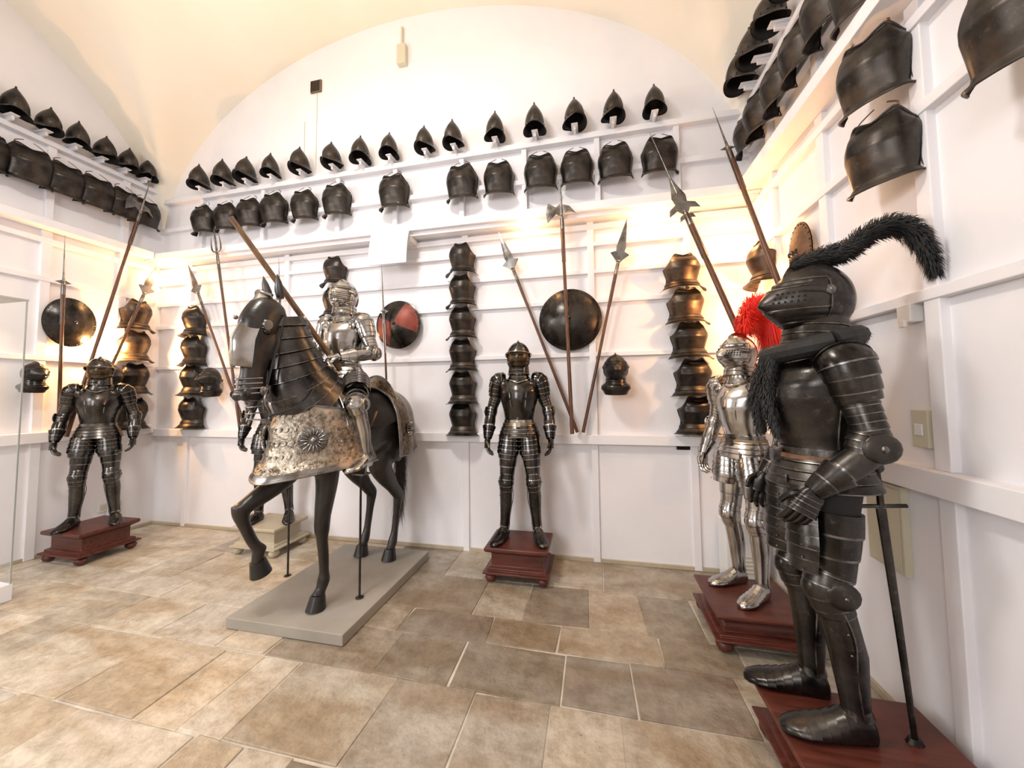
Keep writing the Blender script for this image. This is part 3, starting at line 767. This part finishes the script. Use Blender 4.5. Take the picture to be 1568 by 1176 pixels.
tube(mb,[W(-1.99,2.25,1.15),W(-2.0,2.17,.97),W(-2.03,1.90,.82)],[(0,.10,.13),(.5,.075,.085),(1,.046,.05)],12,n=14)
tube(mb,[W(-2.03,1.88,.85),W(-2.03,1.90,.74),W(-2.03,1.97,.58),W(-2.03,2.03,.50)],[(0,.044,.05),(.2,.048,.052),(.4,.032,.036),(.75,.030,.034),(.9,.040,.042),(1,.036,.038)],14,n=14)
tube(mb,[W(-2.03,2.01,.52),W(-2.03,2.00,.43)],[(0,.036,.038),(1,.034,.036)],5,n=14)
for x,y0 in ((-1.75,0.0),(-2.05,.02)):
    tube(mb,[W(x,2.95,1.05),W(x,2.86,.93),W(x,3.02,.72),W(x,3.13,.60)],[(0,.11,.15),(.35,.085,.11),(.7,.048,.062),(1,.040,.055)],14,n=14)
    tube(mb,[W(x,3.13,.62),W(x,3.10,.45),W(x,3.06,.26),W(x,3.01,.15)],[(0,.038,.055),(.12,.042,.052),(.3,.032,.038),(.6,.030,.034),(.8,.042,.044),(.9,.034,.036),(1,.045,.048)],16,n=14)
ho=build(mb,'body',[M_HORSE],hroot)
rm=ho.modifiers.new('r','REMESH'); rm.mode='VOXEL'; rm.voxel_size=.011; rm.use_smooth_shade=True
sm=ho.modifiers.new('s','SMOOTH'); sm.iterations=5; sm.factor=.6
mb=MB()
for x,y,z in ((-1.755,2.225,.07),(-1.75,3.0,.07),(-2.05,3.0,.07)):
    tube(mb,[W(x,y-.012,z),W(x,y+.005,z+.09)],[(0,.062,.068),(1,.046,.048)],4,n=18)
tube(mb,[W(-2.03,2.005,.45),W(-2.03,2.03,.355)],[(0,.044,.048),(1,.060,.066)],4,n=18)
build(mb,'hooves',[M_HOOF],hroot)
mb=MB()
for s in (-1,1):
    mb.ell(W(hx_+s*.086,1.870,1.93),.018,.026,.022,None,14,10,1)
    mb.ell(W(hx_+s*.082,1.866,1.948),.022,.036,.012,None,14,8,0)
    e0=W(hx_+s*.05,1.98,2.17)
    rs=[]
    for t,r in ((0,.028),(.35,.036),(.7,.024),(1,.003)):
        c=e0+V((s*.012*t,-.035*t,.15*t)); rs.append([c+V((r*math.cos(a),r*.6*math.sin(a),0)) for a in [2*PI*q/12 for q in range(12)]])
    mb.loft(rs,0,cap0=True)
    mb.ell(W(hx_+s*.052,1.765,1.54),.010,.014,.020,None,10,8,2)
build(mb,'ears_and_eyes',[M_HORSE,S_DARK,M_GAP],hroot)
mb=MB(); plume(mb,[W(HXc,3.30,1.30),W(HXc,3.33,1.05),W(HXc+.01,3.32,.75),W(HXc+.01,3.30,.5)],.055,1600,.22,0,.9,.0025,21)
tube(mb,[W(HXc,3.28,1.32),W(HXc,3.32,1.05),W(HXc,3.32,.75),W(HXc,3.30,.35)],[(0,.03),(.4,.045),(1,.008)],14,n=10)
build(mb,'tail',[M_TAIL],hroot,smooth=False,recalc=False)
npts=[W(-1.90,2.05,2.06),W(HXc-.02,2.10,1.84),W(HXc-.01,2.19,1.61),W(HXc,2.33,1.44)]
nprof=[(0,.100,.12),(.3,.125,.165),(.65,.168,.235),(1,.205,.285)]
mb=MB()
lames(mb,npts,nprof,9,.016,n=36,mat=0,rim=1,rimw=.95)
P=path(npts)
for k in range(14):
    t=(k+.5)/14; pos,tan=P(t); u,w=frame(tan,HF); rv=interp(nprof,t)[1]
    for s in (-1,0,1): mb.ell(pos-w*(rv+.012-.01*abs(s))+u*(s*.032),.020,.012,.024,None,12,6,2)
build(mb,'crinet',[S_DARK,S_EDGE,S_ETCH],hroot)
mb=MB()
lames(mb,[hp[0]+V((0,-.005,.03)),hp[1],hp[2],hp[2].lerp(hp[3],.25)],[(0,.060,.095),(.25,.098,.130),(.6,.100,.138),(1,.076,.112)],1,.004,n=22,arc=(math.radians(32),math.radians(148)),keel=.14)
for s in (-1,1): 
    lames(mb,[W(hx_+s*.090,1.862,1.972),W(hx_+s*.108,1.86,1.968)],[(0,.034,.030),(1,.028,.024)],1,.003,n=16)
tube(mb,[hp[0]+V((-.06,-.06,.04)),hp[0]+V((0,-.10,.065)),hp[0]+V((.06,-.06,.04))],[(0,.012,.02),(1,.012,.02)],10,n=8)
rivet(mb,W(hx_,1.735,2.0),.014,1)
build(mb,'chanfron',[S_BRIGHT,S_AGED,M_GAP],hroot)
mb=MB()
for s in (-1,1):
    X0=hx_; dy=.115; dz=-.03
    tube(mb,[W(X0+s*.08,1.77+dy,1.61+dz),W(X0+s*.085,1.75+dy,1.53+dz),W(X0+s*.08,1.79+dy,1.45+dz),W(X0+s*.08,1.77+dy,1.38+dz)],[(0,.008),(1,.007)],10,n=8)
    mb.ell(W(X0+s*.080,1.75+dy,1.59+dz),.010,.030,.030,None,14,6,0)
    tube(mb,[W(X0+s*.076,1.77+dy,1.63+dz),W(X0+s*.098,1.92,1.82),W(X0+s*.092,1.985,2.06)],[(0,.010,.003),(1,.010,.003)],10,n=8,mat=1)
    tube(mb,[W(X0+s*.08,1.78+dy,1.43+dz),W(X0+s*.20,2.06,1.50),W(-1.92+s*.14,2.30,1.80)],[(0,.008,.003),(1,.008,.003)],12,n=8,mat=1)
for z in (1.58,1.61,1.64,1.67): tube(mb,[W(X0-.078,1.74+dy,z+dz),W(X0,1.63+dy,z-.01+dz),W(X0+.078,1.74+dy,z+dz)],[(0,.006),(1,.006)],8,n=6)
for z in (1.50,1.46): tube(mb,[W(X0-.082,1.77+dy,z+dz),W(X0,1.70+dy,z-.01+dz),W(X0+.082,1.77+dy,z+dz)],[(0,.004),(1,.004)],8,n=6)
tube(mb,[W(X0-.08,1.77+dy,1.41+dz),W(X0+.08,1.77+dy,1.41+dz)],[(0,.005),(1,.005)],2,n=6)
build(mb,'bridle_and_bit',[S_AGED,M_GAP],hroot)
mb=MB(); rs=[]; Z0,Z1=1.47,.98
prof=[(0,.262,.37),(.06,.275,.39),(.35,.300,.43),(.6,.310,.445),(.8,.328,.475),(.94,.352,.53),(1,.360,.54)]
for k in range(25):
    t=k/24; a_,b_=interp(prof,t); row=[]
    for j in range(61):
        th=math.radians(-12+204*j/60); s_=math.sin(th)
        z=Z0+(Z1-Z0)*t + (1-t)*.06*(1-abs(s_))*-1 + (.055*abs(math.cos(th))*t)
        row.append(W(HXc+a_*math.cos(th),2.44-b_*s_*(1+.05*max(0,s_)**10),z))
    rs.append(row)
mb.loft(rs,0,closed=False,mats=[1]+[0]*21+[1]*2)
tube(mb,rs[0][::4],[(0,.007),(1,.007)],40,n=8,mat=1,hint=V((0,0,1))); tube(mb,rs[-1][::4],[(0,.008),(1,.008)],40,n=8,mat=1,hint=V((0,0,1)))
def rosette(mb,c,nrm,R,mat=0):
    u,w=frame(nrm,V((0,0,1))); nrm=nrm.normalized()
    Mx=Matrix((u,w,nrm)).transposed()
    mb.ell(c,R*.95,R*.95,.010,Mx,30,6,mat)
    for k in range(16):
        a=2*PI*k/16; d=u*math.cos(a)+w*math.sin(a); q=nrm.cross(d)
        mb.ell(c+d*R*.60+nrm*.010,R*.36,R*.10,.016,Matrix((d,q,nrm)).transposed(),10,6,mat)
    mb.ell(c+nrm*.012,R*.24,R*.24,.020,Mx,14,6,mat)
for dg in (50,130): 
    th=math.radians(dg); a_,b_=interp(prof,.5)
    rosette(mb,W(HXc+(a_+.012)*math.cos(th),2.44-(b_+.012)*math.sin(th),1.235),V((math.cos(th)/a_,-math.sin(th)/b_,0)),.095,1)
for zt,nn in ((.14,24),(.32,25),(.50,26),(.68,27),(.85,28)):
    for q in range(nn):
        th=math.radians(-8+196*(q+.5+(.5 if nn%2 else 0))/nn); a_,b_=interp(prof,zt)
        if min(abs(math.degrees(th)-50),abs(math.degrees(th)-130))<18 and .25<zt<.75: continue
        nrm=V((math.cos(th)/a_,-math.sin(th)/b_,0)).normalized(); u,w=frame(nrm,V((0,0,1)))
        c=W(HXc+a_*math.cos(th),2.44-b_*math.sin(th)*(1+.05*max(0,math.sin(th))**10),Z0+(Z1-Z0)*zt-.06*(1-zt)*(1-math.sin(th))+.055*abs(math.cos(th))*zt)
        tube(mb,[c+u*(.026*math.cos(t))+w*(.030*math.sin(t))+nrm*.002 for t in [PI*(1+i/6) for i in range(7)]],[(0,.0035),(1,.0035)],10,n=6,mat=1)
build(mb,'peytral',[S_ETCH,S_AGED],hroot)
mb=MB(); rs=[]
for k in range(21):
    ps=math.radians(-8+88*k/20); row=[]
    for j in range(49):
        th=math.radians(-112+224*j/48)
        low=max(0,abs(math.degrees(th))-70)/42
        fl=1+.16*low**2
        x=.315*math.cos(ps)*math.sin(th)*fl; z=1.27+.325*math.cos(th)*(math.cos(ps)**.55)*(1.35 if abs(th)>PI/2 else 1)-low*.10
        y=2.92+.44*math.sin(ps)*(1+.06*low)
        row.append(W(HXc+x,min(y,3.40),z))
    rs.append(row)
mb.loft(rs,0,closed=False,mats=[0 if k%5 else 1 for k in range(20)])
for row in (rs[0],[r[0] for r in rs],[r[-1] for r in rs]): tube(mb,row[::3],[(0,.008),(1,.008)],40,n=8,mat=1)
for s in (-1,1): rosette(mb,W(HXc+s*.322,3.02,1.22),V((s,.2,0)),.07,1)
build(mb,'crupper',[S_ETCHB,S_AGED],hroot)
mb=MB()
rs=[]
for k in range(9):
    y=2.40+.5*k/8; row=[]; e=abs(k/8-.5)*2
    for j in range(25):
        th=math.radians(-80+160*j/24); r=.285+.01*e
        row.append(W(HXc+r*math.sin(th),y,1.215+.30*math.cos(th)+.05*e**2))
    rs.append(row)
mb.loft(rs,1,closed=False)
for y,h in ((2.38,.16),(2.90,.20)):
    rs=[]
    for k in range(7):
        t=k/6; row=[]
        for j in range(25):
            th=math.radians(-75+150*j/24)
            row.append(W(HXc+(.27+.02*t)*math.sin(th),y+(.06*t*(-1 if y<2.6 else 1)),1.22+(.28+h*t*max(0,math.cos(th))**.6)*math.cos(th)))
        rs.append(row)
    mb.loft(rs,0,closed=False,mats=[0,0,0,0,0,2]); tube(mb,rs[-1][::3],[(0,.007),(1,.007)],24,n=8,mat=2)
build(mb,'war_saddle',[S_ETCHB,M_GAP,S_AGED],hroot)
mb=MB()
for x,y in ((-1.57,2.42),(-2.35,2.50)):
    tube(mb,[W(x,y,.07),W(x,y,.95)],[(0,.008),(1,.008)],2,n=10); mb.ell(W(x,y,.077),.03,.03,.006,None,14,6,0)
    tube(mb,[W(x-.055,y-.02,.955),W(x-.06,y-.02,1.03),W(x,y-.02,1.10),W(x+.06,y-.02,1.03),W(x+.055,y-.02,.955)],[(0,.006),(1,.006)],14,n=8,mat=1)
    c=W(x,y,.955); mb.box(c.x-.06,c.x+.06,c.y-.05,c.y+.03,c.z-.006,c.z+.006,1)
    s=1 if x>HXc else -1
    tube(mb,[W(x,y-.02,1.10),W(HXc+s*.30,2.6,1.40)],[(0,.010,.003),(1,.012,.003)],4,n=8,mat=2)
build(mb,'stirrups_and_rods',[S_BLACK,S_AGED,M_LEATH],hroot)

# ------------------------------------------------------------------ rider
RX,RY=-1.94,2.64
def R_(x,y,z): return V((x-RX,y-RY,z))
rider=suit('mounted_knight_armor',(-2.0,2.646,.02),math.radians(-6),[S_BRIGHT,S_AGED,M_GAP,S_AGED],'armet',b=1.0,tas=False,headturn=math.radians(14),crest=.7,
  J=dict(P=V((0,0,1.64)),N=V((0,0,2.15)),Hd=V((0,-.015,2.325)),
   SL=V((.175,0,2.09)),EL=V((.29,.0,1.84)),WL=V((.17,-.22,1.80)),hL=V((-.6,-.6,-.15)),palmL=V((0,.2,-1)),thumbL=V((-.3,-.9,.3)),curlL=(35,70,100),
   SR=V((-.175,0,2.09)),ER=V((-.28,-.02,1.85)),WR=V((-.13,-.22,1.84)),hR=V((.3,-.85,.1)),palmR=V((.6,.2,-.5)),thumbR=V((-.2,-.1,1)),curlR=(40,75,100),
   HL=V((.13,-.02,1.58)),KL=R_(-1.56,2.36,1.44),AL=R_(-1.57,2.47,1.06),fL=V((.15,-1,0)),
   HR=V((-.13,-.02,1.58)),KR=R_(-2.33,2.38,1.44),AR=R_(-2.35,2.52,1.06),fR=V((-.15,-1,0))))
mb=MB()
for s in (-1,1):
    H=V((s*.13,-.02,1.60)); K=R_(-1.56 if s>0 else -2.33,2.37,1.44)
    d=K-H; lames(mb,[H+d*.05+V((0,0,.03)),H+d*.62+V((0,-.01,.025))],[(0,.105,.10),(1,.095,.085)],5,.005,n=16,hint=V((0,0,1)),arc=(math.radians(-10),math.radians(190)))
build(mb,'tassets',[S_BRIGHT,S_AGED],rider)
polearm('wooden_lance',(-1.90,2.46,1.72),(-2.28,1.87,2.70),'lance',.022,wood=M_WOODL)

# ------------------------------------------------------------------ small fittings
def boxobj(name,boxes,mats,bev=.004):
    mb=MB()
    for bx in boxes: mb.box(*bx)
    o=build(mb,name,mats,smooth=False)
    bv=o.modifiers.new('b','BEVEL'); bv.width=bev; bv.segments=2; return o
mb=MB(); rs=[]
for k in range(9):
    a=PI/2*k/8; rs.append([V((x,YB-.22-.05*math.sin(a),3.14-.32*k/8+.02*math.cos(a))) for x in (-2.16,-1.74)])
mb.loft(rs,0,closed=False); rs2=[[p+V((0,.012,0)) for p in r] for r in rs]; mb.loft(rs2,0,closed=False)
mb.box(-2.16,-1.74,YB-.19,YB-.03,3.07,3.12); build(mb,'light_diffuser_panel',[M_WHITEP])
b=[(1.02,1.26,YB-.22,YB-.03,.0,.48,0)]+[(1.05,1.23,YB-.224,YB-.216,.10+.03*k,.112+.03*k,1) for k in range(5)]
boxobj('dehumidifier',b,[M_WHITEP,M_BEIGEP],.006)
boxobj('electrical_cabinet',[(XR-.03,XR,2.02,2.24,.68,1.08,0),(XR-.034,XR-.03,2.035,2.225,.695,1.065,0)],[M_BEIGEP])
boxobj('light_switch',[(XR-.03,XR,1.86,1.94,1.28,1.44,0),(XR-.036,XR-.03,1.88,1.92,1.33,1.38,1)],[M_BEIGEP,M_WHITEP])
boxobj('motion_sensor',[(XR-.05,XR,1.88,1.95,1.82,1.90,0),(XR-.06,XR-.045,1.90,1.93,1.80,1.83,0)],[M_WHITEP])
b=[(-3.10,-2.96,YB-.02,YB,5.02,5.16,0)]+[(-3.09+.02*k,-3.08+.02*k,YB-.026,YB-.018,5.03,5.15,1) for k in range(6)]
boxobj('ventilation_grille',b,[M_VENT,M_GAP],.001)
boxobj('ceiling_conduit_box',[(-1.98,-1.88,YB-.06,YB,5.10,5.32,0),(-1.95,-1.93,YB-.03,YB,5.32,5.55,0)],[M_BEIGEP])
boxobj('label_plate',[(.72,.86,YB-.012,YB,1.02,1.06,0)],[S_BLACK],.001)
boxobj('power_outlet',[(XL,XL+.012,2.94,3.16,.28,.38,0),(XL+.012,XL+.016,2.96,3.03,.30,.36,1),(XL+.012,XL+.016,3.07,3.14,.30,.36,1)],[M_WHITEP,M_BEIGEP],.002)
mb=MB()
for x in (-3.02,-3.18): tube(mb,[V((x,YB-.004,5.02 if x>-3.1 else 4.7)),V((x,YB-.004,4.1))],[(0,.003),(1,.003)],2,n=6)
build(mb,'power_cable',[M_BEIGEP])
gl=bpy.data.materials.new('clear_glass'); gl.use_nodes=True; nt=gl.node_tree
bs=nt.nodes['Principled BSDF']; bs.inputs['Base Color'].default_value=(.80,.85,.84,1); bs.inputs['Roughness'].default_value=.02
tr=nt.nodes.new('ShaderNodeBsdfTransparent'); mx=nt.nodes.new('ShaderNodeMixShader'); mx.inputs[0].default_value=.10
nt.links.new(tr.outputs[0],mx.inputs[1]); nt.links.new(bs.outputs[0],mx.inputs[2]); nt.links.new(mx.outputs[0],nt.nodes['Material Output'].inputs['Surface'])
dc=empty('display_case',(-4.62,1.60,0))
mb=MB(); mb.box(-.27,.27,-.35,.35,.12,2.30); build(mb,'glass',[gl],dc,smooth=False)
mb=MB(); mb.box(-.28,.28,-.36,.36,0,.12); mb.box(-.28,.28,-.36,.36,2.30,2.31,1)
for sx in(-1,1):
    for sy in(-1,1): mb.box(sx*.272-.004,sx*.272+.004,sy*.352-.004,sy*.352+.004,.12,2.30,1)
build(mb,'base_and_edges',[M_TRIM,pmat('glass_edge_profile',(.42,.45,.44),metal=.4,rough=.3)],dc,smooth=False)

# ------------------------------------------------------------------ lights
def area(name,loc,target,sx,sy,power,col):
    l=bpy.data.lights.new(name,'AREA'); l.shape='RECTANGLE'; l.size=sx; l.size_y=sy; l.energy=power; l.color=col
    o=bpy.data.objects.new(name,l); scene.collection.objects.link(o); o.location=loc
    o.rotation_euler=(V(target)-V(loc)).to_track_quat('-Z','Y').to_euler(); return o
def point(name,loc,power,col,r=.05):
    l=bpy.data.lights.new(name,'POINT'); l.energy=power; l.color=col; l.shadow_soft_size=r
    o=bpy.data.objects.new(name,l); scene.collection.objects.link(o); o.location=loc; return o
area('front_fill',(-2.2,-3.05,2.7),(-2.2,3,1.4),1.8,1.5,106,(.95,.96,1))  # added fill light behind the camera, no window modelled
area('daylight_left',(-5.15,-.3,2.5),(-1.5,1.6,.2),1.2,1.4,115,(1,.98,.96))
area('ceiling_fill',(-1.8,.7,4.9),(-1.8,1.2,0),.5,.5,100,(1,.96,.91))  # added soft ceiling fill, no pendant fixture hangs here
area('vault_uplight',(-1.9,1.6,4.0),(-1.9,1.8,6),2.5,1.5,34,(1,.84,.64))
W1=(1,.52,.19)
point('spot_lamp_left',(XL+.12,2.93,2.05),78,W1,.04)
point('spot_lamp_right',(XR-.12,2.92,2.10),40,W1,.04)
point('spot_lamp_right_upper',(XR-.25,3.20,2.80),8,W1,.04)
point('spot_lamp_back',(.55,3.30,3.05),11,W1,.04)
point('spot_lamp_back_mid',(-.55,3.30,3.06),5,W1,.04)
point('spot_lamp_corner',(-4.95,3.30,3.0),9,W1,.04)
w=bpy.data.worlds.new('world'); scene.world=w; w.use_nodes=True
w.node_tree.nodes['Background'].inputs[0].default_value=(.9,.93,1,1); w.node_tree.nodes['Background'].inputs[1].default_value=.4

# ------------------------------------------------------------------ camera
cam=bpy.data.cameras.new('camera'); co=bpy.data.objects.new('camera',cam); scene.collection.objects.link(co); scene.camera=co
cam.sensor_fit='HORIZONTAL'; cam.sensor_width=36; cam.lens=555/1568*36; cam.clip_start=.05
pitch=math.radians(3.0); yaw=math.radians(12.3); roll=math.radians(-.6)
co.matrix_world=Matrix.Translation((0,0,1.53))@Matrix.Rotation(yaw,4,'Z')@Matrix.Rotation(PI/2+pitch,4,'X')@Matrix.Rotation(roll,4,'Z')
cam.shift_y=-(555*math.tan(pitch)-14)/1568
